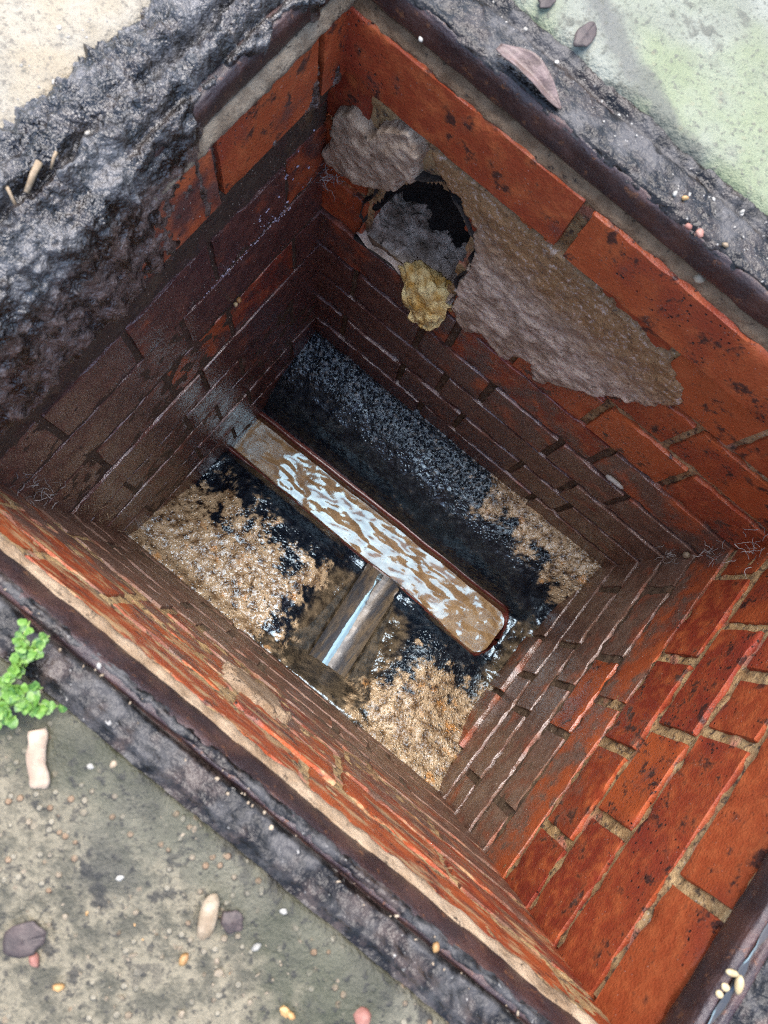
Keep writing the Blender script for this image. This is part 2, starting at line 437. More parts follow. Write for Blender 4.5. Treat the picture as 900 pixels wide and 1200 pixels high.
def floor_pt(u, v):
    x = -.02 + u * .64; y = -.02 + v * .474
    z = bench(x, y)
    d, t = bdist(x, y)
    k = smooth(-.04, .13, t)
    zb = -.112 + .022 * (1 - max(0, min(1, t)))
    if d < BR * 2.2 and y < .235:
        r = d / BR
        e_ = min(r, .80); zz = zb - .0035 + BR * (1 - math.sqrt(1 - e_ * e_)) + max(0, r - .80) * BR * 1.33 + .0035 * smooth(.80, .88, r)
        z = min(z, z + (zz - z) * k)
    n = fbm(x, y, 0, 35, 4)
    if x > .55: z += .004 * fbm(x, y, 8, 45, 3) * smooth(.55, .59, x) + .7 * max(0, x - .570) * smooth(.19, .21, y) * smooth(.33, .30, y)  # rise at the channel end, shaped to turn sky reflection away
    s = scum_at(x, y)
    z += n * .0018 + s * (.0022 + .0026 * fbm(x, y, 2, 110, 3) + .003 * fbm(x, y, 7, 48, 3))
    if y > .35: z += .0022 * smooth(.35, .39, y) * fbm(x, y, 5, 150, 3)
    # silt fillets against the walls
    z += .012 * smooth(.020, 0, y) + .006 * smooth(.428, .436, y)
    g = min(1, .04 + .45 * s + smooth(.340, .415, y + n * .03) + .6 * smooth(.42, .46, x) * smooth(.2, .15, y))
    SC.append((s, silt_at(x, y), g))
    return (x, y, z)
NU, NV = 300, 222
V, F = grid(NU, NV, floor_pt, lambda u, v: not in_main(-.02 + u * .64, -.02 + v * .474, .004))
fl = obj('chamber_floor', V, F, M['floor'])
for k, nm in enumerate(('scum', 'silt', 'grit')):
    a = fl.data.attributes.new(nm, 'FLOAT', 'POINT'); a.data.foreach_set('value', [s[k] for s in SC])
tag(fl, 'wet black concrete benching with tan scum at the bottom of the shaft', kind='structure')

# ------------------------------------------------------------------ drain channel and water
dc = thing('drain_channel', (.28, .25, -.15), 'dark red clay channel with a side branch set in the chamber floor', 'drain')
def trough(u, v):
    x = -.03 + u * (XEND + .03 + .004)
    lo, hi = ych(x); c = (lo + hi) / 2; h = (hi - lo) / 2
    xe = max(0, (x - (XEND - .026)) / .030); f = math.sqrt(max(.0, 1 - min(1, xe) ** 2))
    prof = [(-h - .011, -.120), (-h - .009, -.111), (-h - .004, -.108), (-h, -.110), (-h * .96, -.120), (-h * .75, -.142), (-h * .4, -.155), (0, -.158),
            (h * .4, -.155), (h * .75, -.142), (h * .96, -.120), (h, -.1055), (h + .004, -.1040), (h + .009, -.106), (h + .011, -.116)]
    k = v * (len(prof) - 1); i = min(int(k), len(prof) - 2); t = k - i
    a, z = prof[i]; b, z2 = prof[i + 1]
    yy = a + (b - a) * t; zz = z + (z2 - z) * t
    dip = smooth(.295, .320, x) * smooth(.400, .380, x) * smooth(-.5 * h, -h, yy)
    zz -= dip * .006 if zz > -.113 else 0
    if zz > -.113: zz -= .011 * smooth(XEND - .030, XEND - .008, x)
    return (x, c + yy * max(f, .05), zz + n1(x, yy, 0, 60) * .0006)
V, F = grid(120, 28, trough)
obj('main_channel', V, F, M['clay'], dc)
def liner(u, v):
    d = (BB - BA); p = BA + d * (u * 1.0 + .0); nrm = Vector((d.y, -d.x)).normalized()
    ang = (v - .5) * math.radians(108); r = BR - .002
    zb = -.112 + .022 * (1 - u)
    q = p + nrm * (r * math.sin(ang))
    return (q.x, q.y, min(zb + r * (1 - math.cos(ang)), bench(q.x, q.y) - .003) + n1(q.x, q.y, 0, 70) * .0006 - .0005)
V, F = grid(40, 20, liner)
obj('branch_channel', V, F, M['branch'], dc)

def wave(x, y):
    # chop running down the channel, calmer at the inlet
    a = .0009 * smooth(0.0, .10, x) + .00025
    wx = x + .006 * n1(x, y, 9, 60)
    q = n1(wx * .50 + .5 * y, y * 1.0 - .25 * x, .3, 52) * 2.0 + n1(wx * .6 - y * .5, y * 1.2, 2.3, 100) * .50 + n1(x, y, 5, 220) * (.05 + .18 * smooth(.44, .56, x))
    return q * a
def wat(u, v):
    x = -.02 + u * (XEND + .016); lo, hi = ych(x)
    c, h = (lo + hi) / 2, (hi - lo) / 2 * .985
    xe = max(0, (x - (XEND - .028)) / .028); f = math.sqrt(max(.02, 1 - min(1, xe) ** 2))
    y = c + (v * 2 - 1) * h * f
    return (x, y, -.1260 + wave(x, y))
V, F = grid(330, 48, wat)
tag(obj('water', V, F, M['water']), 'murky brown sewage water rippling in the main channel', kind='structure')
def wat2(u, v):
    d = BB - BA; p = BA + d * (.06 + u * .93); nrm = Vector((d.y, -d.x)).normalized()
    w = .0050 + .0024 * n1(u * 6, 1, 3) + .0012 * n1(u * 30, 1, 3) - .0035 * smooth(.6, .8, u) + .003 * smooth(.85, 1, u)
    q = p + nrm * ((v - .5) * 2 * w - .004)
    return (q.x, q.y, -.112 + .022 * (1 - (.06 + u * .93)) + .0015 + .0002 * n1(q.x, q.y, 0, 150) - .0006 * abs(v - .5))
V, F = grid(60, 8, wat2)
tag(obj('water', V, F, M['trickle']), 'thin trickle of water shining in the side branch', kind='structure')

# ------------------------------------------------------------------ brick walls
def wmap(wall):
    if wall == 'L': return lambda u, d, z: (d, u, z)
    if wall == 'R': return lambda u, d, z: (W - d, u, z)
    if wall == 'B': return lambda u, d, z: (u, D - d, z)
    return lambda u, d, z: (u, d, z)
JZ = [-.168, -.093, -.018, .057, .132, .206, .281, .356, .431, .505, .580, .652]   # bed joints, bottom to top

def brick_mesh(w, h, seed, rough=1.0, depth=.032):
    """front face finely gridded with worn, chipped arrises; local u,d,z about the centre of the face"""
    r = random.Random(seed); ox = r.random() * 50
    bu = .0010; b2 = .0030
    nu = max(4, int(w / .010)); nz = 6
    us = [0, bu, b2] + [b2 + (w - 2 * b2) * i / nu for i in range(1, nu)] + [w - b2, w - bu, w]
    zs = [0, bu, b2] + [b2 + (h - 2 * b2) * i / nz for i in range(1, nz)] + [h - b2, h - bu, h]
    a1, a2 = (r.random() - .5) * .0025, (r.random() - .5) * .0025
    V = []
    for j, z in enumerate(zs):
        for i, u in enumerate(us):
            eu = i in (0, len(us) - 1); ez = j in (0, len(zs) - 1)
            d = a1 * (u / w - .5) + a2 * (z / h - .5) + n1(u + ox, z, 0, 40) * .0007 * rough + n1(u + ox, z, 3, 130) * .0004 * rough
            uu, zz = u, z
            near = min(u, w - u, z, h - z)
            if near < .004: d -= max(0, n1(u + ox, z, 5, 75) - .12) * .010 * rough * (1 - near / .004)
            chip = max(0, n1(u + ox, z, 7, 55) - .22) * .010 * rough
            if eu: uu += (n1(ox, z, 1, 90) * .0014 + .0005 + chip * .6) * (1 if i == 0 else -1) * rough; d -= .0010 + chip
            if ez: zz += (n1(u + ox, 3, z, 90) * .0012 + .0004 + chip * .6) * (1 if j == 0 else -1) * rough; d -= .0010 + chip
            if eu and ez:
                d -= .0012; uu += .0009 * (1 if i == 0 else -1); zz += .0009 * (1 if j == 0 else -1)
            V.append((uu - w / 2, d, zz - h / 2))
    n, mrow = len(us), len(zs); F = []
    for j in range(mrow - 1):
        for i in range(n - 1):
            a = j * n + i; F.append((a, a + 1, a + n + 1, a + n))
    loop = [i for i in range(n)] + [j * n + n - 1 for j in range(1, mrow)] + [(mrow - 1) * n + i for i in range(n - 2, -1, -1)] + [j * n for j in range(mrow - 2, 0, -1)]
    b0 = len(V)
    for k in loop: V.append((V[k][0], -depth, V[k][2]))
    L = len(loop)
    for k in range(L): F.append((loop[k], loop[(k + 1) % L], b0 + (k + 1) % L, b0 + k))
    F.append(tuple(b0 + k for k in range(L)))
    return V, F

def lay(wall, parent, u0, u1, z0, z1, d=0.0, col=(.2, .3, .3), joint=.0095, seed=0, rough=1.0, bedj=.0095, tilt=0.0):
    mp = wmap(wall)
    ww = u1 - u0 - joint; hh = z1 - z0 - bedj
    uc = (u0 + u1) / 2; zc = (z0 + z1) / 2
    V, F = brick_mesh(ww, hh, seed, rough)
    ct = math.cos(tilt); sn = math.sin(tilt)
    P = [mp(uc + v[0] * ct - v[2] * sn, d + v[1], zc + v[0] * sn + v[2] * ct) for v in V]
    o = obj('brick', P, F, M['brickf' if wall == 'F' else 'brick'], parent, origin=mp(uc, d, zc))
    o.data.set_sharp_from_angle(angle=math.radians(32)); o.color = (*col, 1); return o

def courses(wall, parent, length, heads, colfn, skip=(), proud=None, joint=.0095, bedj=.0095, first=0, rough=1.0):
    r = random.Random(ord(wall))
    for ci in range(len(JZ) - 1):
        z0, z1 = JZ[ci], JZ[ci + 1]
        hs = [0.0] + heads[ci] + [length]
        for k in range(len(hs) - 1):
            if (ci, k) in skip: continue
            u0, u1 = hs[k], hs[k + 1]
            if k == 0: u0 -= .010
            if k == len(hs) - 2: u1 += .010
            d = (proud(ci, k) if proud else 0) + r.uniform(-.0012, .0012)
            lay(wall, parent, u0, u1, z0, z1, d, colfn(ci, k, (u0 + u1) / 2, (z0 + z1) / 2, r), joint * r.uniform(.75, 1.15),
                seed=ci * 40 + k + ord(wall) * 1000, rough=rough, bedj=bedj * r.uniform(.8, 1.15), tilt=r.uniform(-.004, .004))

def mortar(wall, parent, length, z0, z1, rec, amp, col, keep=None, st=.004):
    mp = wmap(wall)
    nu, nv = int(length / st), int((z1 - z0) / st)
    def fn(u, v):
        uu = u * length; z = z0 + v * (z1 - z0)
        d = -rec + fbm(uu + ord(wall), z, 0, 60, 4) * amp
        return mp(uu, d, z)
    V, F = grid(nu, nv, fn, (lambda u, v: keep(u * length, z0 + v * (z1 - z0))) if keep else None)
    o = obj('mortar', V, F, M['mortar'], parent); o.color = (*col, 1); return o

# ---- right wall
wR = thing('brick_wall', (W, D / 2, 0), 'bright orange red brick wall with tan mortar on the right of the shaft', 'wall')
hR = [[.11, .23, .34], [.065, .175, .286, .39], [.217], [.05, .163, .28, .384], [.218], [.051, .160, .27, .38], [.215],
      [.066, .171, .283, .393], [.105, .205, .328], [.215, .277], [.100, .325]]
def colR(ci, k, u, z, r):
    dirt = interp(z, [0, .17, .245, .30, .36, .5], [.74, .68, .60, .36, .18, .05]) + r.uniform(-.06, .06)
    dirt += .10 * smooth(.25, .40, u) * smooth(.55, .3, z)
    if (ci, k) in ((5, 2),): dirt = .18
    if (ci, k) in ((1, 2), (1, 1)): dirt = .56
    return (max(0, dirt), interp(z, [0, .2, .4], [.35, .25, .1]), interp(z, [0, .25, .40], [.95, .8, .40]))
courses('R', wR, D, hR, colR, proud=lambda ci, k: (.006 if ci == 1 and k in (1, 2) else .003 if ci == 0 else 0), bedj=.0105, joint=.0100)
mortar('R', wR, D, -.16, .652, .0034, .0034, (.10, .2, .3))

# ---- left wall
wL = thing('brick_wall', (0, D / 2, 0), 'dark sooty wet brick wall on the left of the shaft', 'wall')
hL = [[.11, .33], [.228], [.05, .16, .275, .375], [.217], [.06, .17, .275, .38], [.216], [.064, .175, .275, .386], [.218],
      [.0625, .163, .272, .376], [.10, .21, .32], [.055, .281, .397]]
def colL(ci, k, u, z, r):
    if ci == 10: return ({0: .75, 1: .50, 2: .16, 3: .20}[k], .9, .8)
    if ci == 9: return (.85, 1.0, .6)  # course darkened to paint in the shadow under the overhanging bricks
    dirt = .80 - .34 * smooth(.25, .42, u) * smooth(.36, .5, z) + r.uniform(-.07, .07)  # black grime, deepened further to paint in this wall's shade
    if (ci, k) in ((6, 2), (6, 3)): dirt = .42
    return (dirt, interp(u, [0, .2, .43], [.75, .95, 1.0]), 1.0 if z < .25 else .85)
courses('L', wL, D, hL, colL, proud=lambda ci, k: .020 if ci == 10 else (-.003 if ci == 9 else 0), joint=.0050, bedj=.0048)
mortar('L', wL, D, -.16, .652, .0015, .0018, (.66, .9, .6))

# ---- back wall with the render patch and the broken hole
wB = thing('brick_wall', (W / 2, D, 0), 'back brick wall with a broken hole and a patch of old render', 'wall')
hB = [[.1, .33, .5], [.21, .434], [.21, .434], [.05, .16, .27, .38, .472], [.22, .443], [.055, .162, .274, .385, .49], [.2, .425],
      [.06, .178, .27, .377, .488], [.0565, .178, .22, .445], [.047, .155, .265, .370, .475], [.242, .467]]
HOLE = [(.056, .366), (.060, .40), (.057, .43), (.068, .452), (.070, .480), (.088, .500), (.094, .522), (.112, .526), (.126, .540), (.146, .530), (.158, .516), (.171, .506), (.173, .482), (.178, .462), (.170, .440), (.177, .415), (.172, .39), (.170, .366)]
def colB(ci, k, u, z, r):
    dirt = interp(z, [0, .2, .28, .36, .45], [.84, .80, .68, .26, .03]) - .05 + r.uniform(-.05, .05)
    dirt += .22 * smooth(.22, .05, u) * smooth(.5, .3, z)
    if ci == 10: dirt += .13
    pur = interp(u, [0, .3, .6], [.95, .75, .25])
    return (max(0, dirt), pur, interp(z, [0, .3, .5], [1.0, .8, .55]))
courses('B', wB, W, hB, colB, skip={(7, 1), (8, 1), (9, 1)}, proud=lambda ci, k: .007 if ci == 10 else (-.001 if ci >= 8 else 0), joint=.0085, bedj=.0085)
mortar('B', wB, W, -.16, .652, .0052, .0028, (.28, .5, .4), keep=lambda u, z: polydist(u, z, HOLE) < 0.004)

# cavity behind the hole: rough pocket with a flat ledge
def cav(u, v):
    a = u * 2 * math.pi; cx, cz = .116, .445
    # ring on the hole outline, shrinking and going back
    k = u * len(HOLE); i = int(k) % len(HOLE); t = k - int(k)
    p = HOLE[i]; q = HOLE[(i + 1) % len(HOLE)]
    x = p[0] + (q[0] - p[0]) * t; z = p[1] + (q[1] - p[1]) * t
    s = [1.10, 1.12, 1.08, .98, .8, .5, .02][int(round(v * 6))]; dep = [-.004, .02, .045, .066, .085, .098, .102][int(round(v * 6))]
    nn = fbm(x * 1.0, z, v * .3, 45, 4) * .012 * (1 if v > .1 else .35)
    X = cx + (x - cx) * s + nn; Z = cz + (z - cz) * s + nn
    Z = max(Z, .355)
    return (X, D + dep + nn * .6, Z)
V, F = grid(90, 6, cav)
hole = obj('hole_cavity', V, F, M['cavity'], wB)
def ledge(u, v):
    x = .050 + u * .132; y = D - .0025 + v * .098
    f = smooth(0, .10, v)
    z = .3625 - .004 * (1 - f) + f * (.0045 * fbm(x, y, 0, 60, 4) + .0030 * abs(fbm(x, y, 6, 130, 3))) + .010 * smooth(.35, .9, v) * fbm(x, y, 3, 35, 3) + .010 * v
    z += .022 * smooth(.80, 1, u) * smooth(1, .4, v) + .010 * smooth(.14, 0, u)
    return (x, y, z)
V, F = grid(80, 56, ledge)
lg = obj('broken_ledge', V, F, M['ledge'], wB); lg.parent = hole; lg.location = (0, 0, 0)

# old render patch
PATCH = [(.107, .578), (.16, .581), (.233, .578), (.279, .576), (.311, .571), (.362, .563), (.402, .539), (.41, .512), (.4, .48), (.362, .433), (.329, .397), (.304, .369),
         (.289, .391), (.271, .383), (.269, .36), (.256, .359), (.23, .37), (.211, .352), (.19, .36), (.180, .40), (.177, .423), (.180, .469), (.178, .498), (.164, .532), (.146, .544), (.117, .556)]
def patch(P, st, thick, amp, matn, name, seed, edge=.003, dome=0.0, sc=60):
    xs = [p[0] for p in P]; zs = [p[1] for p in P]
    x0, x1, z0, z1 = min(xs) - .01, max(xs) + .01, min(zs) - .01, max(zs) + .01
    nu, nv = int((x1 - x0) / st), int((z1 - z0) / st)
    DD = {}
    def fn(u, v):
        x = x0 + u * (x1 - x0); z = z0 + v * (z1 - z0)
        s = polydist(x, z, P) + fbm(x, z, seed, 50, 5) * .0075 + n1(x, z, seed, 260) * .0014
        DD[(round(u * nu), round(v * nv))] = s
        d = -.010 + (thick + .010) * smooth(-.002, edge, s) + amp * fbm(x, z, seed + 3, sc, 5) * smooth(0, .01, s) + dome * smooth(0, .05, s)
        return (x, D - d, z)
    def keep(u, v):
        i, j = round(u * nu - .5), round(v * nv - .5)
        return max(DD[(i, j)], DD[(i + 1, j)], DD[(i, j + 1)], DD[(i + 1, j + 1)]) > -.003
    V, F = grid(nu, nv, fn); F = grid(nu, nv, lambda u, v: 0, keep)[1]
    V, F = prune(V, F)
    return obj(name, V, F, M[matn], wB)
patch(PATCH, .0018, .0040, .0020, 'render', 'render_coat', 2)
CHUNK = [(.010, .520), (.004, .455), (.029, .452), (.059, .468), (.082, .492), (.103, .530), (.104, .566), (.086, .578), (.066, .566), (.050, .538), (.027, .548)]
patch(CHUNK, .0014, .0085, .0036, 'chunk', 'mortar_lump', 5, .002, .0015, 40)

# ---- front wall, seen almost edge on
wF = thing('brick_wall', (W / 2, 0, 0), 'front brick wall with streaky mortar, seen almost edge on', 'wall')
hF = [[.1, .33, .5], [.21, .434], [.21, .434], [.05, .16, .27, .38, .49], [.22, .443], [.055, .162, .274, .385, .49], [.2, .425],
      [.06, .17, .28, .39, .5], [.15, .375], [.04, .155, .265, .370, .475], [.11, .335, .56]]
def colF(ci, k, u, z, r):
    dirt = interp(z, [0, .2, .4, .52, .60], [.85, .75, .52, .30, .10]) + .22 * smooth(.25, .0, u) * smooth(.62, .5, z) + r.uniform(-.08, .08)
    return (max(0, dirt), .3, .5)
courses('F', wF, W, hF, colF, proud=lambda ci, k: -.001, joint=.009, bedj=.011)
mortar('F', wF, W, -.16, .652, .0026, .0022, (.22, .3, .4), st=.0035)

# mortar beds under the frame (one per wall)
def sweep(name, prof, t0, t1, nt, mp, matn, parent=None, amp=.0015, sc=60, seed=0, sub=3):
    """rough strip: prof = list of (a, z) across, swept from t0 to t1"""
    P = []
    for i in range(len(prof) - 1):
        for k in range(sub):
            t = k / sub; P.append((prof[i][0] + (prof[i + 1][0] - prof[i][0]) * t, prof[i][1] + (prof[i + 1][1] - prof[i][1]) * t))
    P.append(prof[-1]); m = len(P) - 1
    def fn(u, v):
        a, z = P[round(v * m)]; t = t0 + u * (t1 - t0)
        return mp(a + amp * fbm(t, a * 3, seed + z, sc, 4), t, z + amp * fbm(t, a * 3, seed + 9 + z, sc, 4))
    V, F = grid(nt, m, fn)
    o = obj(name, V, F, M[matn] if isinstance(matn, str) else matn, parent); return o
toB = lambda a, t, z: (t, D + a, z)          # a = distance outwards from the wall face
toF = lambda a, t, z: (t, -a, z)
toL = lambda a, t, z: (-a, t, z)
toR = lambda a, t, z: (W + a, t, z)
sweep('mortar_bed', [(.03, .640), (.004, .641), (-.004, .646), (-.003, .650), (.003, .657), (.012, .664)], -.01, .61, 150, toB, 'bed', wB, .0022)
sweep('mortar_bed', [(.03, .640), (.003, .648), (.0003, .652), (.0015, .656), (.0055, .662), (.02, .664)], -.01, .61, 150, toF, 'bedcream', wF, .0020, seed=4)
sweep('mortar_bed', [(.03, .640), (-.014, .643), (-.019, .647), (-.021, .652), (-.016, .661), (.0, .664)], -.01, .44, 160, toL, 'bedtan', wL, .0014, 110, seed=8)
sweep('mortar_bed', [(.03, .640), (.004, .646), (.001, .652), (.004, .660), (.02, .662)], -.01, .44, 110, toR, 'bed', wR, .0015, seed=12)

# ------------------------------------------------------------------ iron frame
fr = thing('manhole_frame', (W / 2, D / 2, .66), 'rusty dark iron frame round the rim of the shaft', 'frame')
sweep('frame_rail', [(.045, .664), (.002, .659), (-.0015, .6605), (-.003, .664), (-.002, .681), (.0005, .6845), (.006, .685), (.010, .679), (.045, .680)], -.03, .625, 180, toB, 'iron', fr, .0009, 45, 1)
sweep('frame_rail', [(.045, .658), (.006, .658), (.0045, .661), (.0095, .682), (.012, .6855), (.017, .686), (.020, .680), (.04, .680)], -.03, .625, 180, toF, 'iron', fr, .0009, 45, 2)
sweep('frame_rail', [(.045, .664), (-.012, .661), (-.015, .664), (-.016, .680), (-.013, .685), (-.006, .686), (0, .680), (.04, .68)], -.02, .455, 140, toL, 'iron', fr, .0009, 45, 3)
sweep('frame_rail', [(.045, .660), (-.005, .657), (-.0075, .660), (-.0105, .680), (-.0095, .6855), (-.006, .6865), (-.003, .683), (.000, .6835), (.002, .6865), (.006, .6865), (.008, .681), (.045, .681)], -.02, .455, 140, toR, 'iron', fr, .0007, 45, 4)

# ------------------------------------------------------------------ caked mud round the rim
def mudstrip(name, label, prof, t0, t1, nt, mp, hfn, col, sub=6):
    P = []
    for i in range(len(prof) - 1):
        for k in range(sub):
            t = k / sub; P.append((prof[i][0] + (prof[i + 1][0] - prof[i][0]) * t, prof[i][1] + (prof[i + 1][1] - prof[i][1]) * t))
    P.append(prof[-1]); m = len(P) - 1
    nrm = []
    for i in range(m + 1):
        a = P[max(i - 1, 0)]; b = P[min(i + 1, m)]; dx, dz = b[0] - a[0], b[1] - a[1]; L = math.hypot(dx, dz) or 1
        nrm.append((dz / L, -dx / L) if True else 0)
    def fn(u, v):
        i = round(v * m); a, z = P[i]; t = t0 + u * (t1 - t0)
        h = hfn(i / m, t, a, z)
        n = nrm[i]
        return mp(a + n[0] * h, t, z + n[1] * h)
    V, F = grid(nt, m, fn)
    o = obj(name, V, F, M['mud']); o.color = (*col, 1)
    return tag(o, label, 'mud', kind='stuff')
# profiles run from the shaft side outwards, so the normal (dz,-dx) flips sign: use outward->shaft order instead
def lump(t, a, z, seed, amp):
    r = fbm(t * .6, a, z + seed, 55, 3); q = fbm(t * .75, a, z + seed + 4, 165, 3); k = fbm(t, a * 1.2, z + seed + 8, 380, 2)
    return amp * (r * .50 + .45 * q + .26 * k + .4 * max(0, q - .15))
def hL_(s, t, a, z):
    sh = interp(t, [.2, .3, .36, .42], [0, .006, .003, .001]) + .008 * fbm(t, 1, 0, 40, 3)
    on_face = smooth(-.016 + sh, -.024 + sh, a)
    base = .003 + .0045 * smooth(.35, .1, t)
    h = base + lump(t, a, z, 1, .0070)
    w1 = .004 * n1(t, 0, 0, 25) + .002 * n1(t, 3, 0, 70); w2 = .0035 * n1(t, 9, 0, 22) + .0015 * n1(t, 5, 0, 80)
    h -= .013 * math.exp(-((a - .013 - w1) / .0030) ** 2) * smooth(-.3, .2, n1(t, 6, 0, 14) + .15)
    h -= .008 * math.exp(-((a + .008 - w2) / .0025) ** 2) * smooth(.1, .3, t)
    h += .0045 * math.exp(-((a - .002 - w2) / .005) ** 2) + .003 * math.exp(-((a - .024 - w1) / .006) ** 2)
    hf = interp(t, [.0, .12, .20, .27, .30, .5], [.0045, .0035, .0005, -.004, -.012, -.014]) + lump(t, a, z, 6, .0065) * interp(t, [.2, .3], [1, .35])
    return h * (1 - on_face) + hf * on_face - .004 * smooth(.040, .052, a)
mudstrip('mud', 'thick lumpy grey black mud caked over the left rim',
         [(.052, .686), (.042, .693), (.026, .695), (.005, .692), (-.008, .690), (-.017, .684), (-.0215, .672), (-.0225, .650), (-.0215, .620), (-.020, .588), (-.012, .582)], -.05, .45, 330, toL, hL_, (.9, .10, .95), 9)
def hB_(s, t, a, z):
    return .0012 + lump(t, a, z, 2, .0026) - .004 * math.exp(-((a - .036) / .003) ** 2)
mudstrip('mud', 'dark wet mud and grit in the gap behind the back rim',
         [(.046, .684), (.036, .684), (.022, .6845), (.010, .6855), (.003, .6855), (.0005, .682)], -.03, .63, 330, toB, hB_, (.5, .1, .55))
def hF_(s, t, a, z):
    return .0010 + lump(t, a, z, 3, .0023) - .008 * math.exp(-((a - .0185 - .003 * n1(t, 0, 0, 22)) / .0018) ** 2) + .002 * math.exp(-((a - .034) / .003) ** 2)
mudstrip('mud', 'grey mud with a long crack along the front rim',
         [(.042, .688), (.034, .689), (.024, .686), (.017, .685), (.0125, .6855), (.011, .683)], -.03, .63, 360, toF, hF_, (.4, .25, .5))
def hR_(s, t, a, z):
    return .0006 + lump(t, a, z, 4, .0042) + .002 * smooth(.012, .02, a)
mudstrip('mud', 'brown rusty mud over the right rim',
         [(.055, .688), (.035, .688), (.02, .687), (.012, .6855), (.007, .684)], -.03, .46, 240, toR, hR_, (.25, .9, .6))

# rainwater lying in the groove of the right rim
def puddle(u, v):
    y = -.01 + u * .20; w = .0026 * (.35 + .65 * smooth(-.5, .3, n1(y, 1, 0, 60)))
    return (W - .0015 + (v - .5) * 2 * w + .0008 * n1(y, 5, 0, 40), y, .6852 + .0002 * n1(y, v, 0, 90) - .0012 * abs(v - .5) ** 2)
V, F = grid(120, 6, puddle)
tag(obj('water', V, F, M['trickle']), 'thin line of rainwater in the groove of the right rim', kind='structure')

# ------------------------------------------------------------------ small things
def pebble_mesh(rx, ry, rz, seed, sub=2, rough=.16):
    b = bmesh.new(); bmesh.ops.create_icosphere(b, subdivisions=sub, radius=1)
    for v in b.verts:
        k = 1 + 1.6 * rough * noise.noise(v.co * 1.3 + Vector((seed, 0, 0))) + rough * .4 * noise.noise(v.co * 3 + Vector((0, seed, 0)))
        v.co = Vector((v.co.x * rx * k, v.co.y * ry * k, v.co.z * rz * k))
    me = bpy.data.meshes.new('pebble'); b.to_mesh(me); b.free()
    me.polygons.foreach_set('use_smooth', [True] * len(me.polygons)); return me
def small(name, label, cat, loc, size, mat, seed, rz=0.0, group=None, rough=.22, tilt=0):
    o = link(name, pebble_mesh(*size, seed, rough=rough), mat, loc=loc); o.rotation_euler = (tilt, 0, rz)
    return tag(o, label, cat, group)
white = mat_plain('white_stone', (0.195, 0.18, 0.15), (0.33, 0.3075, 0.27), .6)
amber = mat_plain('amber_stone', (0.225, 0.1125, 0.0375), (0.36, 0.21, 0.075), .5)
buff = mat_plain('buff_stone', (0.18, 0.1275, 0.075), (0.3, 0.2325, 0.1575), .6)
pink = mat_plain('pink_stone', (0.195, 0.075, 0.0525), (0.285, 0.1425, 0.105), .6)
seedm = mat_plain('seed_husk', (.30, .22, .11), (.40, .32, .18), .5)
brown = mat_plain('brown_leaf', (0.07875, 0.0495, 0.039), (0.15, 0.1013, 0.09), .5)
darkl = mat_plain('rotten_leaf', (0.03, 0.0195, 0.0165), (0.05625, 0.0375, 0.0315), .6)
straw = mat_plain('straw', (0.195, 0.135, 0.075), (0.3, 0.225, 0.1425), .65)
web = mat_plain('cobweb', (.20, .18, .165), (.34, .31, .285), .8)
def at(px, py, z):
    """point at height z seen at photo position (px, py)"""
    r = (px - 450) / 832; u = (600 - py) / 832
    d = Vector(RIGHT) * r + Vector(UP) * u - Vector(BACK)
    return CAM + d * ((z - CAM.z) / d.z)

# yellow crusty lump hanging over the ledge
def ylump():
    b = bmesh.new(); bmesh.ops.create_icosphere(b, subdivisions=5, radius=1)
    for v in b.verts:
        p = v.co.copy(); q = p.copy()
        # sheet folded over the ledge: flat on top, drooping in front
        x = .041 * p.x; y = .022 * p.y; z = .013 * p.z
        if p.y < -.05: z -= .050 * min(1, (-p.y - .05)) ** 1.2; x *= .85 + .2 * p.y * 0; y -= .002
        x += .018 * max(0, -p.y) * (1 - .3 * p.z)
        n = noise.fractal(p * 2.4 + Vector((3, 0, 0)), 1, 2, 5) * .009 + noise.fractal(p * 5, 1, 2, 3) * .0026
        v.co = Vector((x, y, z)) + p.normalized() * n
    me = bpy.data.meshes.new('yellow_lump'); b.to_mesh(me); b.free()
    me.polygons.foreach_set('use_smooth', [True] * len(me.polygons)); return me
yl = link('crusted_lump', ylump(), M['yellow'], loc=(.149, D - .001, .372)); yl.scale = (.86, .9, .92)
tag(yl, 'yellow crusty lump hanging over the ledge of the broken hole', 'lump')

# weed
lm = N('weed_leaf'); rr, *_x = lm.info()
cc = lm.mix(rr, (.018, .075, .006), (.105, .215, .022)); cc = lm.mix(lm.ramp(lm.noise(260, 3), .45, .7), cc, (.135, .235, .045))
lm.done(cc, .5, lm.bump(lm.noise(500, 3), .3, .0005), .5, **{'Subsurface Weight': 0.0})
stm = mat_plain('weed_stem', (.20, .30, .06), (.30, .40, .10), .5)
def leaf_mesh(seed):
    nu, nv = 7, 4
    def fn(u, v):
        w = math.sin(math.pi * min(1, u * .92 + .06)) ** .7 * (.5 - .08 * math.sin(u * 14))
        y = (v - .5) * 2 * w
        return (u, y * .85, .12 * math.sin(u * 2.6) - .10 * u + .16 * abs(y) + .03 * math.sin(u * 9 + seed))
    V, F = grid(nu, nv, fn); return mesh('leaf', V, F)
leaves = [leaf_mesh(s) for s in range(3)]
for l_ in leaves: l_.materials.append(lm.m)
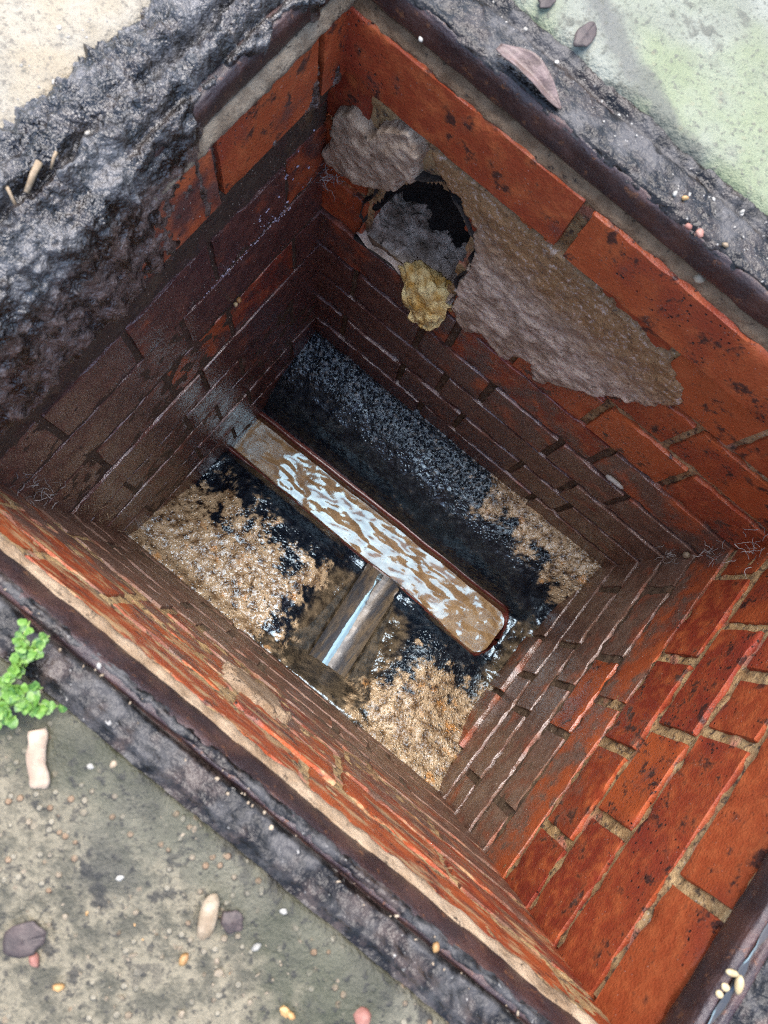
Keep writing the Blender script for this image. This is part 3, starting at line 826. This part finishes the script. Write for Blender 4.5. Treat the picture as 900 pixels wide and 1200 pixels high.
def weed(label, base, tips, nper, size, seed):
    r = random.Random(seed)
    w = thing('weed', base, label, 'plant', 'weeds growing by the front rim')
    for tip in tips:
        b = Vector(base); t = Vector(tip); mid = (b + t) / 2 + Vector((0, 0, .006))
        path = [b, b * .55 + mid * .45 + Vector((0, 0, .002)), mid, mid * .5 + t * .5 + Vector((0, 0, .002)), t]
        V, F = tube(path, [.0009, .0009, .0008, .0007, .0005], 6)
        stem = obj('stem', V, F, stm, w)
        for k in range(nper):
            f = .25 + .75 * (k + r.random() * .6) / nper
            p = (b * (1 - f) + t * f) + Vector((0, 0, .006 * math.sin(f * 3.1) + .001))
            o = bpy.data.objects.new('leaf', leaves[r.randrange(3)]); C.objects.link(o); o.parent = stem
            o.location = p - b
            s = size * r.uniform(.6, 1.15); o.scale = (s, s, s)
            o.rotation_euler = (r.uniform(-.45, .45), r.uniform(-.7, .15), r.uniform(0, 6.28))
Z = GZ + .002
weed('larger bright green weed sprawling at the left edge beside the pale stick', at(8, 815, Z),
     [at(72, 828, Z + .004), at(50, 806, Z + .006), at(20, 775, Z + .006), at(-25, 790, Z + .005), at(-5, 850, Z + .004), at(15, 845, Z + .006), at(-20, 835, Z + .004), at(30, 812, Z + .008)], 15, .0066, 3)
weed('smaller bright green weed sprig rooted in the crack of the front rim', at(30, 775, Z - .002),
     [at(35, 728, Z + .008), at(58, 745, Z + .006), at(45, 765, Z + .006), at(22, 790, Z + .004), at(28, 748, Z + .010), at(52, 757, Z + .009)], 11, .0048, 5)

# pale broken stick
a, b = at(41, 857, GZ + .005), at(43, 924, GZ + .005)
def stickm():
    n = 14; P = []; R = []
    for k in range(n + 1):
        t = k / n; p = a.lerp(b, t); p = p + Vector((.0006 * math.sin(t * 9), .0006 * math.cos(t * 7), 0)); P.append(p)
        R.append(.0050 * (1 + .04 * math.sin(t * 17) + .12 * smooth(.8, 1, t)) * (.92 if k in (0, n) else 1))
    V, F = tube(P, R, 12)
    V = [Vector((v.x, v.y, GZ + .003 + (v.z - GZ - .005) * .6)) for v in V]
    V = [v + Vector((n1(v.x, v.y, v.z, 400), n1(v.y, v.z, v.x, 400), n1(v.z, v.x, v.y, 400))) * .0005 for v in V]
    return V, F
V, F = stickm()
tag(obj('stick', V, F, M['stick'], origin=(a + b) / 2), 'short pale broken stick lying on the dark slab below the weed', 'stick')

# dead leaf on the back rim
A, B_ = at(583, 58, .690), at(658, 126, .690)
ax = (B_ - A); Ln = ax.length; ax.normalize(); side = Vector((-ax.y, ax.x, 0)).normalized()
def dleaf(u, v):
    w = .013 * math.sin(math.pi * (u * .9 + .08)) ** .8; s = (v - .5) * 2
    p = A + ax * (u * Ln) + side * (s * w * .62)
    z = .0030 + .0055 * abs(s) * math.sin(math.pi * u) + .004 * math.sin(u * 5) * u + .0012 * n1(u * 4, s * 2, 0, 1)
    return (p.x, p.y, p.z + z)
V, F = grid(26, 14, dleaf)
dl = obj('dead_leaf', V, F, brown, origin=A); so = dl.modifiers.new('thick', 'SOLIDIFY'); so.thickness = .0006
tag(dl, 'folded brown dead leaf stuck in the mud of the back rim', 'leaf')

# rotten leaves, seed pod
def flat_leaf(label, px, py, sx, sy, seed, rz, mat):
    c = at(px, py, GZ + .002)
    def fn(u, v):
        an = u * 2 * math.pi; r = v * (1 + .22 * n1(math.cos(an) + seed, math.sin(an), 0, 1.6) + .12 * n1(math.cos(an), math.sin(an), seed, 4))
        x, y = r * math.cos(an) * sx, r * math.sin(an) * sy
        return (c.x + x * math.cos(rz) - y * math.sin(rz), c.y + x * math.sin(rz) + y * math.cos(rz), c.z + .002 + .0022 * n1(x + seed, y, 0, 90) - .0012 * v)
    V, F = grid(28, 5, fn)
    o = obj('rotten_leaf', V, F, mat, origin=c); so = o.modifiers.new('thick', 'SOLIDIFY'); so.thickness = .0006
    return tag(o, label, 'leaf')
flat_leaf('dark rotten leaf on the gravelly concrete at the left edge', 28, 1101, .0115, .0085, 2, .8, darkl)
flat_leaf('dark scrap of leaf lying beside the buff oval pod', 272, 1080, .0065, .0055, 5, .2, darkl)
flat_leaf('dark leaf scrap on the green algae slab at the top', 686, 42, .011, .0065, 8, 1.6, darkl)
flat_leaf('small dark leaf scrap at the top edge of the green slab', 641, 1, .0075, .005, 11, 1.4, darkl)
small('seed_pod', 'buff oval seed pod lying on the dark concrete', 'seed pod', at(244, 1074, GZ + .004), (.0125, .0052, .0042), buff, 3, rz=math.radians(-48 + 90 + 75), rough=.1)

# pebbles one can pick out
PB = [('white pebble on the concrete above the gravelly patch', 140, 1029, .0030, white, 0), ('tiny white pebble between the pod and the front rim', 332, 1068, .0026, white, 0),
      ('amber pebble in the mud of the front rim', 511, 1110, .0034, amber, -.001), ('orange pebble near the bottom edge below the seed pod', 341, 1190, .0036, amber, 0),
      ('orange chip of stone to the right of the rotten leaf', 40, 1125, .0050, pink, 0), ('yellow pebble below the rotten leaf', 68, 1157, .0038, amber, 0),
      ('orange stone on the gravelly patch left of the pod', 215, 1125, .0042, amber, 0), ('large grey white pebble left of the front rim', 300, 1110, .0034, white, 0),
      ('reddish stone at the bottom edge', 425, 1193, .0075, pink, 0), ('pale pebble in the mud crack beside the weed', 116, 780, .0022, white, -.001),
      ('white pebble just below the top end of the front slab', 106, 898, .0026, white, 0), ('buff chip beside the white pebble near the stick', 133, 896, .0028, buff, 0),
      ('amber pebble in the mud of the back rim', 803, 232, .0032, amber, -.002), ('pale pebble touching the amber one in the back rim mud', 791, 227, .0028, white, -.002),
      ('buff pebble near the right edge in the back rim mud', 850, 287, .0030, buff, -.002), ('pink chip of brick in the back rim mud', 820, 273, .0042, pink, -.002),
      ('pink chip nearer the leaf in the back rim mud', 807, 265, .0034, pink, -.002), ('white pebble at the edge of the green slab', 870, 248, .0024, white, 0),
      ('white dot of stone in the mud at the top of the back rim', 493, 46, .0022, white, -.002), ('white pebble in the grey mud on the left slab', 112, 101, .0028, white, .003),
      ('small white pebble further down the left mud', 103, 156, .0026, white, .003), ('smaller white pebble near the left mud ridge', 131, 92, .0022, white, .003)]
for k, (lb, px, py, s, mt, dz) in enumerate(PB):
    s *= .8; small('pebble', lb, 'pebble', at(px, py, GZ + s * .3 + dz), (s, s * rnd.uniform(.6, .9), s * .6), mt, k + 1, rnd.uniform(0, 6), 'pebbles round the rim')
small('pebble', 'round buff pebble caught in the mortar under the back rim', 'pebble', (at(815, 333, .655).x, D + .001, .654), (.0042, .0036, .0036), buff, 40, .4, 'pebbles round the rim')
small('pebble', 'round brown pebble lodged in the corner of the back and right walls', 'pebble', (W - .004, D - .004, .268), (.0050, .0045, .0045), buff, 41, .4, 'pebbles round the rim')
# seed husks on the right rim
SD = [(858, 1140, .0052, .6, 'uppermost of the pale seeds on the right rim'), (866, 1154, .0068, -.9, 'longest of the pale seeds on the right rim'),
      (850, 1157, .0036, .3, 'round pale seed in the middle of the right rim cluster'), (843, 1165, .0034, .2, 'lowest of the pale seeds on the right rim')]
for k, (px, py, s, rz, lb) in enumerate(SD):
    small('seed', lb, 'seed', at(px, py, .6895), (s * .8, s * .4 if s > .005 else s * .64, s * .36), seedm, 60 + k, rz - .25, 'pale seeds on the right rim', rough=.07)
small('seed', 'bright yellow seed on a ledge of the left wall', 'seed', (.003, .290, .3605), (.0028, .0035, .0024), amber, 70, .4, 'yellow seeds on the left wall')
small('seed', 'pale yellow seed just below the bright one on the left wall', 'seed', (.003, .2845, .3585), (.0024, .0028, .0022), seedm, 71, .9, 'yellow seeds on the left wall')
# white stub on the back wall
p0, p1 = Vector((.4485, D - .003, .297)), Vector((.474, D - .004, .300))
V, F = tube([p0, p0.lerp(p1, .15), p0.lerp(p1, .5) + Vector((0, 0, .001)), p0.lerp(p1, .9), p1], [.0018, .0032, .0031, .0024, .0012], 10)
tag(obj('white_stub', V, F, white, origin=p0), 'small white grub-like stub stuck to the back wall near the right corner', 'stub')
# straws on the left mud
for k, (x0, y0, x1, y1, lb, r) in enumerate([(46, 190, 31, 226, 'thick pale straw stalk in the mud at the left edge', .0022), (4, 210, 18, 240, 'thin pale straw at the far left of the mud', .0013), (66, 178, 60, 198, 'short thin straw beside the thick stalk', .0011)]):
    q0, q1 = at(x0, y0, .703), at(x1, y1, .699)
    V, F = tube([q0, q0.lerp(q1, .4) + Vector((0, 0, .001)), q1], [r, r * .9, r * .8], 7)
    tag(obj('straw', V, F, straw, origin=q0), lb, 'straw', 'straws in the left mud')

# cobwebs and root hairs in the corners
def webs(label, pts, seed, n, spread, mat=web, name='cobweb'):
    r = random.Random(seed); V = []; F = []
    for k in range(n):
        c = Vector(pts[r.randrange(len(pts))])
        p = [c + Vector((r.uniform(-1, 1), r.uniform(-1, 1), r.uniform(-1, 1))) * spread]
        d = Vector((r.uniform(-1, 1), r.uniform(-1, 1), r.uniform(-1, .3))).normalized()
        for i in range(5):
            d = (d + Vector((r.uniform(-1, 1), r.uniform(-1, 1), r.uniform(-1, 1))) * .6).normalized()
            p.append(p[-1] + d * spread * .17)
        rr_ = r.uniform(.00015, .00042)
        v, f = tube(p, [rr_, rr_ * 1.3, rr_, rr_, rr_ * .8, rr_ * .5], 4); o_ = len(V)
        V += v; F += [tuple(i + o_ for i in q) for q in f]
    o = obj(name, V, F, mat, origin=pts[0]); return tag(o, label, name.replace('_', ' '), kind='stuff')
webs('pale matted cobweb low in the corner of the back and right walls', [(W - .006, D - .006, .235), (W - .006, D - .004, .225), (W - .010, D - .006, .245)], 1, 34, .014)
webs('pale cobweb higher up the corner of the back and right walls', [(W - .006, D - .008, .345), (W - .005, D - .006, .33)], 2, 26, .015)
webs('grey cobweb topmost in the back right corner', [(W - .010, D - .010, .415), (W - .006, D - .02, .42)], 3, 36, .018)
webs('whitish cobweb in the front left corner', [(.006, .006, .43), (.006, .010, .40), (.010, .004, .45)], 4, 60, .014)
webs('pale root hairs in the front left corner near the floor', [(.006, .006, .27), (.004, .006, .20), (.004, .006, .12)], 5, 26, .018, straw, 'root_hairs')
webs('white webbing across the top left corner under the mortar lump', [(.010, D - .008, .440), (.018, D - .006, .446)], 6, 40, .013)

# lilac mould on the left wall
mm = mat_plain('mould', (.30, .27, .33), (.50, .46, .54), .5)
def blobs(name, label, cat, mat, pts, kind='stuff', sub=1, flat=(1, 1, 1)):
    V = []; F = []
    b = bmesh.new(); bmesh.ops.create_icosphere(b, subdivisions=sub, radius=1)
    bv = [v.co.copy() for v in b.verts]; bf = [tuple(v.index for v in f.verts) for f in b.faces]; b.free()
    for (p, s, sd_) in pts:
        o_ = len(V); r = random.Random(sd_); e = Vector((r.uniform(.5, 1.4), r.uniform(.5, 1.2), r.uniform(.35, .7)))
        rot = Matrix.Rotation(r.uniform(0, 6.28), 3, 'Z')
        for c in bv:
            k = 1 + .5 * noise.noise(c * 1.9 + Vector((sd_, 0, 0)))
            q = rot @ Vector((c.x * e.x, c.y * e.y, c.z * e.z)) * (s * k)
            V.append(Vector(p) + Vector((q.x * flat[0], q.y * flat[1], q.z * flat[2])))
        F += [tuple(i + o_ for i in f) for f in bf]
    o = obj(name, V, F, mat, sm=False); return tag(o, label, cat, kind=kind)
pts = []
for k in range(230):
    y = rnd.uniform(.335, .415); z = rnd.uniform(.425, .515)
    if n1(y, z, 3, 60) + n1(y, z, 8, 150) * .6 > .12 + 6 * abs((z - .43) - (y - .335) * .9): pts.append(((.001, y, z), rnd.uniform(.0008, .0022), k))
for k in range(60):
    y = rnd.uniform(.25, .37); pts.append(((.0005, y, .431 + rnd.gauss(0, .003)), rnd.uniform(.0006, .0016), 400 + k))
blobs('mould', 'lilac white mould spreading over the upper left wall near the corner', 'mould', mm, pts, flat=(.5, 1, 1))

# loose gravel on the weathered slab and grit in the rims (uncountable)
def scatter(n, x0, x1, y0, y1, z, smin, smax, dens, seed):
    r = random.Random(seed); out = []
    while len(out) < n:
        x, y = r.uniform(x0, x1), r.uniform(y0, y1)
        if r.random() < dens(x, y): s = smin + (smax - smin) * r.random() ** 3; out.append(((x, y, z + s * .15), s, r.randrange(9999)))
    return out
dens = lambda x, y: smooth(-.05, .25, fbm(x, y, 2, 16, 3) + .35 * smooth(-.06, -.12, y)) * .95 + .02
g1 = scatter(900, .10, .60, -.26, -.045, GZ - .0006, .0006, .0025, dens, 1); g2 = scatter(30, .10, .60, -.26, -.045, GZ - .0003, .0006, .0030, dens, 2); g3 = scatter(14, .1, .6, -.26, -.045, GZ - .0003, .0005, .0024, dens, 3)
buffd = mat_plain('dull_gravel', (.10, .074, .044), (.21, .165, .110), .65)
blobs('gravel', 'buff gravel loosening from the weathered concrete', 'gravel', buffd, g1)
blobs('gravel', 'amber and orange gravel in the weathered concrete', 'gravel', amber, g2)
blobs('gravel', 'small white stones in the weathered concrete', 'gravel', white, g3)
blobs('gravel', 'fine pale grit in the mud of the back rim', 'grit', white, scatter(130, .03, .6, .440, .472, .6855, .0005, .0017, lambda x, y: 1, 5))
blobs('gravel', 'fine pale grit on the mud of the left rim', 'grit', white, scatter(150, -.075, .0, .02, .42, .6945, .0005, .0018, lambda x, y: 1, 6))
blobs('gravel', 'fine pale grit in the mud of the front rim', 'grit', buff, scatter(110, .05, .6, -.036, -.013, .687, .0005, .0017, lambda x, y: 1, 7))
# cream smear of mortar on the front wall
o = None
def smear(u, v):
    x = .245 + u * .075; z = .42 + v * .10
    e = 1 - ((u - .5) * 2) ** 2 - ((v - .5) * 2) ** 2 + fbm(x, z, 0, 60, 4) * .8
    return (x, -.004 + .0085 * smooth(0, .5, e), z)
V, F = grid(40, 40, smear)
obj('mortar_smear', V, F, M['bedcream'], wF)
